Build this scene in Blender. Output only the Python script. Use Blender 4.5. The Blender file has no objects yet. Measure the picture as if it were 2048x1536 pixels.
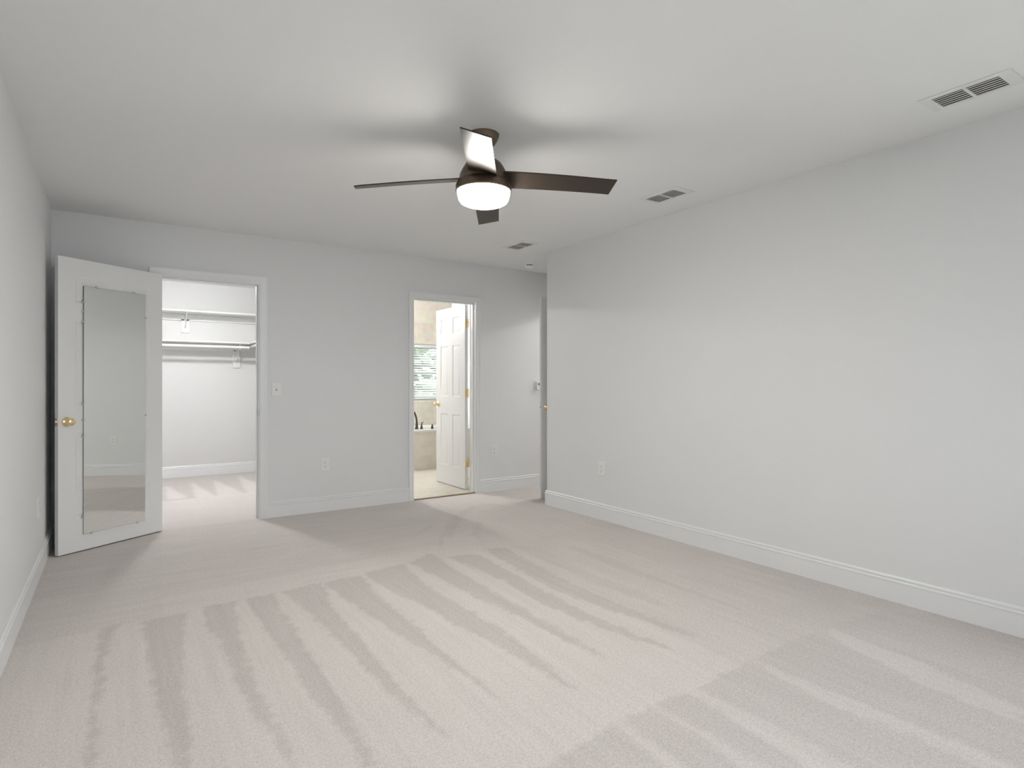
import bpy, bmesh, math, random
import numpy as np
from mathutils import Vector, Matrix

random.seed(4)
SC = bpy.context.scene
COL = SC.collection
PI = math.pi

# ------------------------------------------------------------------ camera
YAW = 0.58908
cam_data = bpy.data.cameras.new('camera')
cam_data.sensor_width = 36.0
cam_data.lens = 36.0 * 1184.0 / 2048.0
cam_data.clip_start = 0.02
cam = bpy.data.objects.new('camera', cam_data)
cam.location = (0.0, 0.0, 1.165)
cam.rotation_euler = (PI / 2, 0.0, -YAW)
COL.objects.link(cam)
SC.camera = cam

# ------------------------------------------------------------------ view, world, light strengths
SC.view_settings.view_transform = 'Standard'
SC.view_settings.look = 'None'
SC.view_settings.gamma = 1.0
SC.view_settings.use_curve_mapping = False
SC.view_settings.exposure = 0.18

SKY = 5.0            # brightness of the overcast sky
FAN_LAMP = 92.0      # glass bowl under the fan
CLOSET_LAMP = 198.0
BATH_LAMP = 530.0
HALL_LAMP = 215.0

world = bpy.data.worlds.new('overcast_sky')
SC.world = world
world.use_nodes = True
wn = world.node_tree.nodes
wn['Background'].inputs['Color'].default_value = (0.93, 0.97, 1.0, 1)
wn['Background'].inputs['Strength'].default_value = SKY


def portal(loc, rot, sx, sy):
    l = bpy.data.lights.new('window_daylight', 'AREA')
    l.shape = 'RECTANGLE'
    l.size, l.size_y = sx, sy
    l.cycles.is_portal = True
    o = bpy.data.objects.new('window_daylight', l)
    o.location, o.rotation_euler = loc, rot
    COL.objects.link(o)


# windows (near and right ones unseen, added for daylight): (x0, x1, z0, z1) on the near wall, (y0, y1, z0, z1) on the right wall, bath wall
NEAR_WIN = [(0.15, 1.30, 0.55, 2.05), (1.75, 2.25, 0.55, 2.05)]
RIGHT_WIN = [(-0.15, 0.80, 0.55, 2.05)]  # added out of view to brighten the left wall and closet door
BATH_WIN = (3.70, 4.30, 0.925, 1.765)
for a, b, c, d in NEAR_WIN:
    portal(((a + b) / 2, -0.40, (c + d) / 2), (PI / 2, 0, 0), b - a, d - c)
for a, b, c, d in RIGHT_WIN:
    portal((3.60, (a + b) / 2, (c + d) / 2), (PI / 2, 0, PI / 2), b - a, d - c)
a, b, c, d = BATH_WIN
portal(((a + b) / 2, 8.37, (c + d) / 2), (PI / 2, 0, PI), b - a, d - c)

# ------------------------------------------------------------------ room numbers
L, R, B, NEAR, H = -0.395, 3.468, 5.464, -0.27, 2.44
T = 0.12
RC = 4.58            # where the right wall ends
EX = 4.33            # wall with the entry door
CB, CR = 8.46, 1.72  # closet back wall, closet right wall
BB, BR = 8.20, 4.35  # bath back wall, bath right wall


# ------------------------------------------------------------------ materials
def mat(name, col, rough=0.5, metal=0.0, **kw):
    m = bpy.data.materials.new(name)
    m.use_nodes = True
    p = m.node_tree.nodes['Principled BSDF']
    p.inputs['Base Color'].default_value = (*col, 1)
    p.inputs['Roughness'].default_value = rough
    p.inputs['Metallic'].default_value = metal
    for k, v in kw.items():
        p.inputs[k].default_value = v
    return m


def bump_noise(m, scale, strength, dist=0.001):
    nt = m.node_tree
    p = nt.nodes['Principled BSDF']
    tc = nt.nodes.new('ShaderNodeTexCoord')
    n = nt.nodes.new('ShaderNodeTexNoise')
    n.inputs['Scale'].default_value = scale
    n.inputs['Detail'].default_value = 3
    b = nt.nodes.new('ShaderNodeBump')
    b.inputs['Strength'].default_value = strength
    b.inputs['Distance'].default_value = dist
    nt.links.new(tc.outputs['Object'], n.inputs['Vector'])
    nt.links.new(n.outputs['Fac'], b.inputs['Height'])
    nt.links.new(b.outputs['Normal'], p.inputs['Normal'])
    return m


def emit(name, col, strength):
    m = bpy.data.materials.new(name)
    m.use_nodes = True
    nt = m.node_tree
    nt.nodes.remove(nt.nodes['Principled BSDF'])
    e = nt.nodes.new('ShaderNodeEmission')
    e.inputs['Color'].default_value = (*col, 1)
    e.inputs['Strength'].default_value = strength
    nt.links.new(e.outputs[0], nt.nodes['Material Output'].inputs['Surface'])
    return m


M = {}
M['wall'] = bump_noise(mat('wall_paint', (0.782, 0.79, 0.795), 0.6), 260, 0.08)
M['ceiling'] = bump_noise(mat('ceiling_paint', (0.895, 0.90, 0.905), 0.8), 200, 0.08)
M['trim'] = bump_noise(mat('trim_paint', (0.825, 0.835, 0.84), 0.35), 90, 0.02)
M['door'] = bump_noise(mat('door_paint', (0.82, 0.825, 0.825), 0.38), 90, 0.03)
M['plate'] = bump_noise(mat('plate_plastic', (0.84, 0.84, 0.83), 0.35), 60, 0.02)
M['white_plastic'] = bump_noise(mat('white_plastic', (0.94, 0.94, 0.935), 0.4), 60, 0.02)
M['slot'] = bump_noise(mat('slot_dark', (0.16, 0.16, 0.155), 0.6), 60, 0.02)
M['brass'] = bump_noise(mat('polished_brass', (0.87, 0.70, 0.40), 0.14, 1.0), 40, 0.01)
M['steel'] = bump_noise(mat('brushed_steel', (0.6, 0.6, 0.6), 0.3, 1.0), 40, 0.01)
M['mirror'] = bump_noise(mat('mirror_silver', (0.86, 0.88, 0.87), 0.01, 1.0), 3, 0.0)
M['mirror_edge'] = bump_noise(mat('mirror_edge', (0.16, 0.18, 0.17), 0.3), 30, 0.02)
M['clip_gap'] = bump_noise(mat('clip_gap_grey', (0.55, 0.56, 0.56), 0.2), 30, 0.02)
M['bronze'] = bump_noise(mat('dark_bronze', (0.15, 0.112, 0.08), 0.42, 0.85), 120, 0.04)
M['blade'] = bump_noise(mat('blade_finish', (0.036, 0.026, 0.019), 0.35, 0.0, **{'Specular IOR Level': 0.36}), 60, 0.03)
M['bowl'] = emit('lit_glass', (1.0, 0.95, 0.885), FAN_LAMP)
_nt = M['bowl'].node_tree      # frosted bowl: glow cut at the collar to keep direct light off the ceiling
_tc = _nt.nodes.new('ShaderNodeTexCoord')
_sp = _nt.nodes.new('ShaderNodeSeparateXYZ')
_mr = _nt.nodes.new('ShaderNodeMapRange')
_nt.links.new(_tc.outputs['Object'], _sp.inputs[0])
_nt.links.new(_sp.outputs[2], _mr.inputs['Value'])
for _k, _v in (('From Min', -0.354), ('From Max', -0.325), ('To Min', FAN_LAMP), ('To Max', FAN_LAMP * 0.5)):
    _mr.inputs[_k].default_value = _v
_nt.links.new(_mr.outputs[0], _nt.nodes['Emission'].inputs['Strength'])
M['closet_glow'] = emit('closet_lit_glass', (1.0, 0.99, 0.985), CLOSET_LAMP)
M['bath_glow'] = emit('bath_lit_glass', (1.0, 0.985, 0.965), BATH_LAMP)
M['hall_glow'] = emit('hall_lit_glass', (1.0, 0.96, 0.92), HALL_LAMP)
M['closet'] = bump_noise(mat('closet_paint', (0.715, 0.715, 0.71), 0.6), 260, 0.08)
M['shelf'] = bump_noise(mat('shelf_paint', (0.80, 0.80, 0.79), 0.4), 60, 0.03)
M['acrylic'] = bump_noise(mat('tub_acrylic', (0.85, 0.85, 0.84), 0.12), 10, 0.01)
M['faucet'] = bump_noise(mat('faucet_bronze', (0.07, 0.06, 0.055), 0.35, 0.7), 80, 0.03)
M['vinyl'] = bump_noise(mat('window_vinyl', (0.8, 0.8, 0.8), 0.35), 40, 0.02)
M['slat'] = bump_noise(mat('blind_slat', (0.62, 0.65, 0.63), 0.45), 40, 0.02)
M['bark'] = bump_noise(mat('bark', (0.11, 0.085, 0.06), 0.9), 20, 0.5, 0.02)
M['leaf'] = bump_noise(mat('leaf', (0.15, 0.19, 0.13), 0.7), 8, 0.6, 0.05)
M['ground_grey'] = bump_noise(mat('ground_grey', (0.30, 0.31, 0.28), 0.95), 20, 0.3, 0.02)  # even grey, picked so the ground bounces untinted light indoors
M['floor_gap'] = bump_noise(mat('gap_brown', (0.30, 0.23, 0.15), 0.5), 40, 0.05)


def glass_mat():
    m = bpy.data.materials.new('window_glass')
    m.use_nodes = True
    nt = m.node_tree
    nt.nodes.remove(nt.nodes['Principled BSDF'])
    t = nt.nodes.new('ShaderNodeBsdfTransparent')
    g = nt.nodes.new('ShaderNodeBsdfGlossy')
    g.inputs['Roughness'].default_value = 0.02
    x = nt.nodes.new('ShaderNodeMixShader')
    x.inputs[0].default_value = 0.04
    nt.links.new(t.outputs[0], x.inputs[1])
    nt.links.new(g.outputs[0], x.inputs[2])
    nt.links.new(x.outputs[0], nt.nodes['Material Output'].inputs['Surface'])
    return m


M['glass'] = glass_mat()


def tile_mat(name, c1, c2, cm, bw, bh, axes, offset=0.5, mortar=0.004, rough=0.45):
    m = mat(name, c1, rough)
    nt = m.node_tree
    p = nt.nodes['Principled BSDF']
    tc = nt.nodes.new('ShaderNodeTexCoord')
    sp = nt.nodes.new('ShaderNodeSeparateXYZ')
    cb = nt.nodes.new('ShaderNodeCombineXYZ')
    nt.links.new(tc.outputs['Object'], sp.inputs[0])
    nt.links.new(sp.outputs[axes[0]], cb.inputs[0])
    nt.links.new(sp.outputs[axes[1]], cb.inputs[1])
    br = nt.nodes.new('ShaderNodeTexBrick')
    br.offset = offset
    br.inputs['Scale'].default_value = 1.0
    br.inputs['Brick Width'].default_value = bw
    br.inputs['Row Height'].default_value = bh
    br.inputs['Mortar Size'].default_value = mortar
    br.inputs['Color1'].default_value = (*c1, 1)
    br.inputs['Color2'].default_value = (*c2, 1)
    br.inputs['Mortar'].default_value = (*cm, 1)
    nt.links.new(cb.outputs[0], br.inputs['Vector'])
    n = nt.nodes.new('ShaderNodeTexNoise')
    n.inputs['Scale'].default_value = 14
    n.inputs['Detail'].default_value = 5
    nt.links.new(tc.outputs['Object'], n.inputs['Vector'])
    mx = nt.nodes.new('ShaderNodeMix')
    mx.data_type = 'RGBA'
    mx.blend_type = 'OVERLAY'
    mx.inputs[0].default_value = 0.35
    nt.links.new(br.outputs['Color'], mx.inputs[6])
    nt.links.new(n.outputs['Color'], mx.inputs[7])
    hs = nt.nodes.new('ShaderNodeHueSaturation')
    hs.inputs['Saturation'].default_value = 0.85
    nt.links.new(mx.outputs[2], hs.inputs['Color'])
    nt.links.new(hs.outputs[0], p.inputs['Base Color'])
    return m


M['wall_tile'] = tile_mat('travertine_wall', (0.63, 0.575, 0.48), (0.55, 0.52, 0.425), (0.65, 0.605, 0.525), 0.30, 0.30, (0, 2))
M['skirt_tile'] = tile_mat('travertine_skirt', (0.84, 0.76, 0.64), (0.74, 0.68, 0.56), (0.80, 0.73, 0.63), 0.10, 0.10, (0, 2), 0.0)
M['floor_tile'] = tile_mat('travertine_floor', (0.62, 0.57, 0.475), (0.57, 0.515, 0.42), (0.57, 0.525, 0.44), 0.33, 0.33, (0, 1), 0.0)


def carpet_mat():
    m = mat('carpet_pile', (0.6, 0.55, 0.52), 0.95)
    nt = m.node_tree
    N, LK = nt.nodes, nt.links
    p = N['Principled BSDF']
    p.inputs['Specular IOR Level'].default_value = 0.1
    tc = N.new('ShaderNodeTexCoord')
    nap = N.new('ShaderNodeAttribute')
    nap.attribute_name = 'nap'
    zone = N.new('ShaderNodeAttribute')
    zone.attribute_name = 'zone'

    def streak(scale):
        mp = N.new('ShaderNodeMapping')
        mp.inputs['Scale'].default_value = scale
        LK.new(tc.outputs['Object'], mp.inputs['Vector'])
        n = N.new('ShaderNodeTexNoise')
        n.inputs['Scale'].default_value = 1.0
        n.inputs['Detail'].default_value = 4
        n.inputs['Roughness'].default_value = 0.6
        LK.new(mp.outputs[0], n.inputs['Vector'])
        return n.outputs['Fac']
    sa = streak((26, 1.2, 1))      # brushed along the room
    sb = streak((1.6, 17, 1))      # brushed across the room
    mz = N.new('ShaderNodeMix')
    LK.new(zone.outputs['Fac'], mz.inputs[0])
    LK.new(sa, mz.inputs[2])
    LK.new(sb, mz.inputs[3])
    blot = N.new('ShaderNodeTexNoise')
    blot.inputs['Scale'].default_value = 3.2
    blot.inputs['Detail'].default_value = 3
    LK.new(tc.outputs['Object'], blot.inputs['Vector'])

    def math_(op, a, b):
        q = N.new('ShaderNodeMath')
        q.operation = op
        for i, v in enumerate((a, b)):
            if isinstance(v, (int, float)):
                q.inputs[i].default_value = v
            else:
                LK.new(v, q.inputs[i])
        return q.outputs[0]
    pile = N.new('ShaderNodeTexNoise')
    pile.inputs['Scale'].default_value = 170
    pile.inputs['Detail'].default_value = 2
    LK.new(tc.outputs['Object'], pile.inputs['Vector'])
    pile2 = N.new('ShaderNodeTexNoise')
    pile2.inputs['Scale'].default_value = 75
    pile2.inputs['Detail'].default_value = 2
    LK.new(tc.outputs['Object'], pile2.inputs['Vector'])
    v = math_('MULTIPLY', math_('SUBTRACT', mz.outputs[0], 0.5), 0.75)
    v = math_('ADD', v, nap.outputs['Fac'])
    v = math_('ADD', v, math_('MULTIPLY', math_('SUBTRACT', blot.outputs['Fac'], 0.5), 0.3))
    v = math_('ADD', v, math_('MULTIPLY', math_('SUBTRACT', pile.outputs['Fac'], 0.5), 2.6))
    v = math_('ADD', v, math_('MULTIPLY', math_('SUBTRACT', pile2.outputs['Fac'], 0.5), 1.1))
    cr = N.new('ShaderNodeMapRange')
    cr.inputs['From Min'].default_value = -1.0
    cr.inputs['From Max'].default_value = 1.0
    cr.clamp = True
    LK.new(v, cr.inputs['Value'])
    mx = N.new('ShaderNodeMix')
    mx.data_type = 'RGBA'
    mx.inputs[6].default_value = (0.775, 0.727, 0.692, 1)
    mx.inputs[7].default_value = (0.45, 0.418, 0.397, 1)
    LK.new(cr.outputs[0], mx.inputs[0])
    LK.new(mx.outputs[2], p.inputs['Base Color'])
    b = N.new('ShaderNodeBump')
    b.inputs['Strength'].default_value = 0.5
    b.inputs['Distance'].default_value = 0.004
    LK.new(pile.outputs['Fac'], b.inputs['Height'])
    LK.new(b.outputs['Normal'], p.inputs['Normal'])
    return m


M['carpet'] = carpet_mat()


# ------------------------------------------------------------------ mesh helpers
class MB:
    def __init__(self):
        self.bm = bmesh.new()

    def box(self, x0, x1, y0, y1, z0, z1):
        v = [self.bm.verts.new((x, y, z)) for z in (z0, z1) for y in (y0, y1) for x in (x0, x1)]
        for f in ((0, 2, 3, 1), (4, 5, 7, 6), (0, 1, 5, 4), (2, 6, 7, 3), (0, 4, 6, 2), (1, 3, 7, 5)):
            self.bm.faces.new([v[i] for i in f])
        return self

    def loft(self, rings, closed=True, cap=True):
        vs = [[self.bm.verts.new(p) for p in r] for r in rings]
        for a, b in zip(vs[:-1], vs[1:]):
            n = len(a)
            for i in range(n if closed else n - 1):
                j = (i + 1) % n
                self.bm.faces.new((a[i], a[j], b[j], b[i]))
        if cap:
            self.bm.faces.new(vs[0][::-1])
            self.bm.faces.new(vs[-1])
        return self

    def lathe(self, prof, seg=40, m=None):
        """prof: (radius, height) pairs round the local z axis, m: Matrix"""
        m = m or Matrix()
        rings = []
        for r, z in prof:
            r = max(r, 1e-4)
            rings.append([m @ Vector((r * math.cos(2 * PI * k / seg), r * math.sin(2 * PI * k / seg), z)) for k in range(seg)])
        return self.loft(rings)

    def tube(self, path, rad, seg=14):
        rad = rad if isinstance(rad, (list, tuple)) else [rad] * len(path)
        path = [Vector(p) for p in path]
        rings = []
        up = Vector((0.13, 0.21, 0.97)).normalized()
        for i, p in enumerate(path):
            t = (path[min(i + 1, len(path) - 1)] - path[max(i - 1, 0)]).normalized()
            a = t.cross(up)
            if a.length < 0.05:
                a = t.cross(Vector((1, 0, 0)))
            a.normalize()
            b = t.cross(a)
            rings.append([p + rad[i] * (a * math.cos(2 * PI * k / seg) + b * math.sin(2 * PI * k / seg)) for k in range(seg)])
        return self.loft(rings)

    def build(self, name, m, parent=None, bevel=0.0, smooth=0.6, loc=None, rot=None):
        bm = self.bm
        bmesh.ops.recalc_face_normals(bm, faces=bm.faces[:])
        if bevel:
            es = [e for e in bm.edges if len(e.link_faces) == 2 and e.calc_face_angle(0) > 0.7]
            bmesh.ops.bevel(bm, geom=es, offset=bevel, segments=2, profile=0.5, affect='EDGES', clamp_overlap=True)
        for f in bm.faces:
            f.smooth = True
        for e in bm.edges:
            if len(e.link_faces) != 2 or e.calc_face_angle(0) > smooth:
                e.smooth = False
        me = bpy.data.meshes.new(name)
        bm.to_mesh(me)
        bm.free()
        me.materials.append(m)
        o = bpy.data.objects.new(name, me)
        COL.objects.link(o)
        if parent:
            o.parent = parent
        if loc:
            o.location = loc
        if rot:
            o.rotation_euler = rot
        return o


def tag(o, label, cat, group=None, kind=None):
    o['label'] = label
    o['category'] = cat
    if group:
        o['group'] = group
    if kind:
        o['kind'] = kind
    return o


def struct(o, label, cat):
    return tag(o, label, cat, kind='structure')


def empty(name, loc=(0, 0, 0), rot=(0, 0, 0)):
    o = bpy.data.objects.new(name, None)
    o.location, o.rotation_euler = loc, rot
    o.empty_display_size = 0.05
    COL.objects.link(o)
    return o


def copy_tree(o, parent=None):
    c = o.copy()
    COL.objects.link(c)
    c.parent = parent
    for ch in list(o.children):
        copy_tree(ch, c)
    return c


# ------------------------------------------------------------------ room shell
def wall_with_holes(axis, p0, p1, a0, a1, holes, z1=H):
    """axis 'x': wall lies along x at y p0..p1; 'y': along y at x p0..p1. holes: (a, b, z0, z1)"""
    mb = MB()

    def bx(a, b, c, d):
        if b - a < 1e-4 or d - c < 1e-4:
            return
        mb.box(a, b, p0, p1, c, d) if axis == 'x' else mb.box(p0, p1, a, b, c, d)
    cur = a0
    for a, b, c, d in sorted(holes):
        bx(cur, a, 0, z1)
        bx(a, b, 0, c)
        bx(a, b, d, z1)
        cur = b
    bx(cur, a1, 0, z1)
    return mb


CLO = (0.280, 1.022, 2.024)   # closet opening between jambs: x0, x1, head
BAO = (2.473, 3.183, 2.028)   # bath opening
J = 0.018
ENO = (4.665, 5.405, 2.05)    # entry opening in y

struct(wall_with_holes('x', B, B + T, L - T, EX + T,
                       [(CLO[0] - J, CLO[1] + J, 0, CLO[2] + J), (BAO[0] - J, BAO[1] + J, 0, BAO[2] + J)]).build('wall_back', M['wall']),
       'light grey wall with the closet and bathroom doorways', 'wall')
struct(wall_with_holes('y', L - T, L, NEAR - T, B, []).build('wall_left', M['wall']),
       'light grey wall along the left edge behind the mirrored door', 'wall')
struct(wall_with_holes('y', R, R + T, NEAR - T, RC, RIGHT_WIN).build('wall_right', M['wall']),
       'long plain light grey wall on the right', 'wall')
struct(wall_with_holes('x', NEAR - T, NEAR, L, R, NEAR_WIN).build('wall_near', M['wall']),
       'light grey wall on the camera side, holding the added windows', 'wall')
struct(MB().box(R + T, EX + T, RC - T, RC, 0, H).build('wall_recess', M['wall']),
       'light grey wall closing the near side of the entry recess', 'wall')
struct(wall_with_holes('y', EX, EX + T, RC, B, [(ENO[0] - J, ENO[1] + J, 0, ENO[2] + J)]).build('wall_entry', M['wall']),
       'light grey wall holding the entry doorway', 'wall')
struct(MB().box(6.0, 6.1, 3.9, B + T, 0, H).box(EX + T, 6.0, 3.8, 3.9, 0, H).box(EX + T, 6.1, B, B + T, 0, H)
       .box(EX, EX + T, 3.8, RC - T, 0, H).build('wall_hall', M['wall']),
       'light grey walls of the hall outside the entry door', 'wall')
struct(MB().box(L - T, CR + 0.1, CB, CB + 0.1, 0, H).build('wall_closet_back', M['closet']),
       'white back wall of the closet behind the shelves', 'wall')
struct(MB().box(L - T, L, B + T, CB, 0, H).build('wall_closet_left', M['closet']),
       'white left wall inside the closet', 'wall')
struct(MB().box(CR, CR + 0.1, B + T, CB, 0, H).build('wall_closet_right', M['closet']),
       'white right wall inside the closet', 'wall')
struct(wall_with_holes('x', BB, BB + 0.15, CR + 0.1, BR, [BATH_WIN]).build('wall_bath_back', M['wall_tile']),
       'beige stone tiled wall around the bathroom window', 'wall')
struct(MB().box(BR, BR + T, B + T, BB + 0.15, 0, H).build('wall_bath_right', M['closet']),
       'white bathroom wall behind the open bathroom door', 'wall')

struct(MB().box(L - T, 6.1, NEAR - T, CB + 0.1, H, H + 0.1).build('ceiling', M['ceiling']),
       'flat white ceiling above the room', 'ceiling')


# carpet: one sheet with the brush marks of the vacuum stored as a pile attribute
def inside(px, py, poly):
    res = np.zeros(px.shape, bool)
    n = len(poly)
    for i in range(n):
        x0, y0 = poly[i]
        x1, y1 = poly[(i + 1) % n]
        if y0 == y1:
            continue
        c = (py > min(y0, y1)) & (py <= max(y0, y1)) & (px < (py - y0) * (x1 - x0) / (y1 - y0) + x0)
        res ^= c
    return res


DARK = [
    [(-0.07, 3.42), (0.01, 3.46), (-0.04, 3.05), (-0.05, 2.7), (-0.06, 2.46), (-0.06, 2.2), (-0.08, 2.21), (-0.08, 2.48), (-0.07, 2.98)],
    [(0.11, 3.42), (0.3, 3.44), (0.23, 2.9), (0.21, 2.46), (0.2, 2.03), (0.2, 1.9), (0.15, 1.92), (0.15, 2.06), (0.12, 2.55), (0.11, 3.04)],
    [(0.38, 3.46), (0.53, 3.48), (0.5, 3.23), (0.46, 2.75), (0.45, 2.38), (0.46, 2.08), (0.46, 1.85), (0.47, 1.7), (0.44, 1.72), (0.44, 1.87), (0.43, 2.06), (0.4, 2.33), (0.39, 2.64), (0.39, 3.03), (0.36, 3.11)],
    [(0.58, 3.47), (0.74, 3.49), (0.71, 3.22), (0.7, 2.88), (0.7, 2.68), (0.69, 2.31), (0.68, 2.05), (0.66, 1.72), (0.63, 1.74), (0.63, 1.99), (0.6, 2.24), (0.6, 2.51), (0.59, 2.85), (0.59, 3.12)],
    [(0.78, 3.48), (1.0, 3.51), (0.94, 3.1), (0.93, 2.79), (0.92, 2.52), (0.91, 2.15), (0.91, 1.72), (0.89, 1.75), (0.86, 2.12), (0.84, 2.57), (0.83, 2.84), (0.8, 3.17)],
    [(1.01, 3.5), (1.24, 3.52), (1.2, 3.11), (1.2, 2.77), (1.18, 2.35), (1.19, 1.83), (1.17, 1.86), (1.12, 2.39), (1.07, 2.77), (1.03, 3.16)],
    [(1.26, 3.53), (1.55, 3.58), (1.5, 3.21), (1.5, 2.79), (1.52, 2.43), (1.5, 2.13), (1.46, 1.72), (1.44, 1.76), (1.41, 2.21), (1.38, 2.42), (1.35, 2.74), (1.29, 3.14)],
    [(1.58, 3.58), (1.8, 3.69), (1.77, 3.3), (1.76, 2.86), (1.76, 2.47), (1.74, 1.86), (1.72, 1.9), (1.68, 2.28), (1.67, 2.53), (1.63, 2.78), (1.62, 3.17)],
    [(1.85, 3.56), (2.08, 3.56), (2.04, 3.26), (2.02, 2.83), (1.99, 2.4), (2.03, 1.76), (2.0, 1.81), (1.9, 2.28), (1.88, 2.53), (1.9, 2.91), (1.88, 3.36)],
    [(2.16, 3.6), (2.3, 3.52), (2.23, 2.84), (2.21, 2.44), (2.23, 1.78), (2.2, 1.82), (2.1, 2.31), (2.06, 2.63), (2.1, 3.08)],
]
FAINT = [
    [(2.38, 3.53), (2.5, 3.45), (2.44, 2.69), (2.43, 2.17), (2.38, 2.12), (2.31, 2.64)],
    [(2.66, 3.3), (2.74, 3.3), (2.71, 2.5), (2.7, 1.9), (2.66, 1.9), (2.64, 2.6)],
    [(1.81, 4.11), (2.0, 4.31), (2.31, 4.56), (2.11, 4.35)],
    [(2.23, 3.91), (2.52, 4.3), (2.56, 4.3), (2.27, 3.86)],
    [(1.88, 3.76), (1.98, 3.78), (2.25, 4.19), (2.58, 4.60), (2.84, 4.84), (3.1, 4.82), (3.1, 4.86), (2.85, 4.95), (2.50, 4.67), (2.17, 4.23)],
]
NEARZONE = [(0.98, 1.43), (1.07, 1.44), (1.43, 1.5), (1.83, 1.49), (2.22, 1.52), (2.85, 1.52), (3.24, 1.47), (3.45, 1.3), (3.45, -0.27), (0.9, -0.27)]
LIGHT = [
    [(1.43, 1.51), (1.46, 1.51), (1.45, 1.3), (1.43, 1.14), (1.38, 1.17), (1.4, 1.33)],
    [(1.79, 1.49), (1.84, 1.49), (1.87, 1.28), (1.86, 1.02), (1.84, 0.86), (1.72, 0.94), (1.76, 1.09), (1.78, 1.3)],
    [(2.22, 1.51), (2.25, 1.51), (2.25, 1.12), (2.27, 0.81), (2.28, 0.63), (2.18, 0.68), (2.19, 0.93), (2.16, 1.18)],
    [(2.76, 1.51), (2.84, 1.51), (2.79, 1.09), (2.7, 0.74), (2.58, 0.71), (2.6, 1.02)],
    [(1.6, 1.5), (1.63, 1.5), (1.64, 1.27), (1.62, 1.04), (1.58, 1.06), (1.6, 1.28)],
    [(1.84, 3.62), (2.06, 3.48), (2.14, 3.57), (2.28, 3.93), (2.07, 4.02)],
]
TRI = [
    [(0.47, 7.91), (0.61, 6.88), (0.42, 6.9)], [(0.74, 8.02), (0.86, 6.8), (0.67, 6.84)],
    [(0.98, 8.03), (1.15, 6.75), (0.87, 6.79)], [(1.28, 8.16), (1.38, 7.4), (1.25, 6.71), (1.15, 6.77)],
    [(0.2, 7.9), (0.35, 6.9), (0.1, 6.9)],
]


def blur(a, n):
    for _ in range(n):
        p = np.pad(a, 1, mode='edge')
        a = (p[1:-1, 1:-1] * 2 + p[:-2, 1:-1] + p[2:, 1:-1] + p[1:-1, :-2] + p[1:-1, 2:]) / 6
    return a


def carpet():
    verts, faces, nap, zone = [], [], [], []
    rng = np.random.RandomState(3)

    def grid(x0, x1, y0, y1, step, fn):
        base = sum(len(v) for v in verts)
        nx, ny = int(round((x1 - x0) / step)) + 1, int(round((y1 - y0) / step)) + 1
        X, Y = np.meshgrid(np.linspace(x0, x1, nx), np.linspace(y0, y1, ny))
        verts.append(np.stack([X.ravel(), Y.ravel(), np.zeros(X.size)], 1))
        i = np.arange(nx * ny).reshape(ny, nx) + base
        faces.append(np.stack([i[:-1, :-1], i[:-1, 1:], i[1:, 1:], i[1:, :-1]], -1).reshape(-1, 4))
        a, z = fn(X, Y)
        nap.append(a.ravel())
        zone.append(z.ravel())

    def bedroom(X, Y):
        jx = X + blur(rng.normal(0, 0.02, X.shape), 2)
        jy = Y + blur(rng.normal(0, 0.02, X.shape), 2)
        a = np.full(X.shape, -0.42)
        edge = 3.42 + 0.07 * (jx + 0.4) - 0.02
        far = jy > edge
        a[far] = -0.18
        band = far & (jy < edge + 0.28) & (jx > 0.2) & (jx < 2.0)
        a[band] = -0.34
        a[(jx > 2.15) & ~far] = -0.24
        a[(jx > 2.5) & ~far] = -0.10
        nz = inside(jx, jy, NEARZONE)
        a[nz] = 0.06
        for p in FAINT:
            a[inside(jx, jy, p)] += 0.22
        for p in DARK:
            a[inside(jx, jy, p)] = 0.17
        for p in LIGHT:
            a[inside(jx, jy, p)] = -0.33
        a = blur(a, 1)
        z = blur((far & (X < 2.4)).astype(float), 6)
        return a, z

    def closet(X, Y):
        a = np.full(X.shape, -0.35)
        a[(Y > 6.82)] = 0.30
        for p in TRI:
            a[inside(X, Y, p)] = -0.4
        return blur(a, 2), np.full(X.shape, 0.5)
    grid(L - T, EX + T, NEAR - T, B + 0.011, 0.0125, bedroom)
    grid(L - T, CR + 0.1, B + 0.011, CB + 0.1, 0.02, closet)
    grid(EX + T, 6.1, 3.8, B + T, 0.1, lambda X, Y: (np.full(X.shape, -0.2), np.zeros(X.shape)))
    V, F = np.concatenate(verts), np.concatenate(faces)
    me = bpy.data.meshes.new('floor')
    me.from_pydata(V.tolist(), [], F.tolist())
    for nm, arr in (('nap', nap), ('zone', zone)):
        at = me.attributes.new(nm, 'FLOAT', 'POINT')
        at.data.foreach_set('value', np.concatenate(arr).astype(np.float32))
    me.materials.append(M['carpet'])
    o = bpy.data.objects.new('floor', me)
    COL.objects.link(o)
    return o


struct(carpet(), 'pale beige carpet with fresh vacuum stripes', 'floor')
struct(MB().box(CR + 0.1, BR, B + 0.012, BB, -0.06, 0.014).build('floor_bath', M['floor_tile']),
       'beige stone tile floor of the bathroom', 'floor')

# baseboards ------------------------------------------------------------------
BP = [(0.0, 0.0), (0.014, 0.0), (0.014, 0.104), (0.017, 0.107), (0.017, 0.1135), (0.0145, 0.117), (0.0085, 0.119),
      (0.0085, 0.122), (0.0115, 0.125), (0.0115, 0.131), (0.007, 0.138), (0.0, 0.138)]


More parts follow.
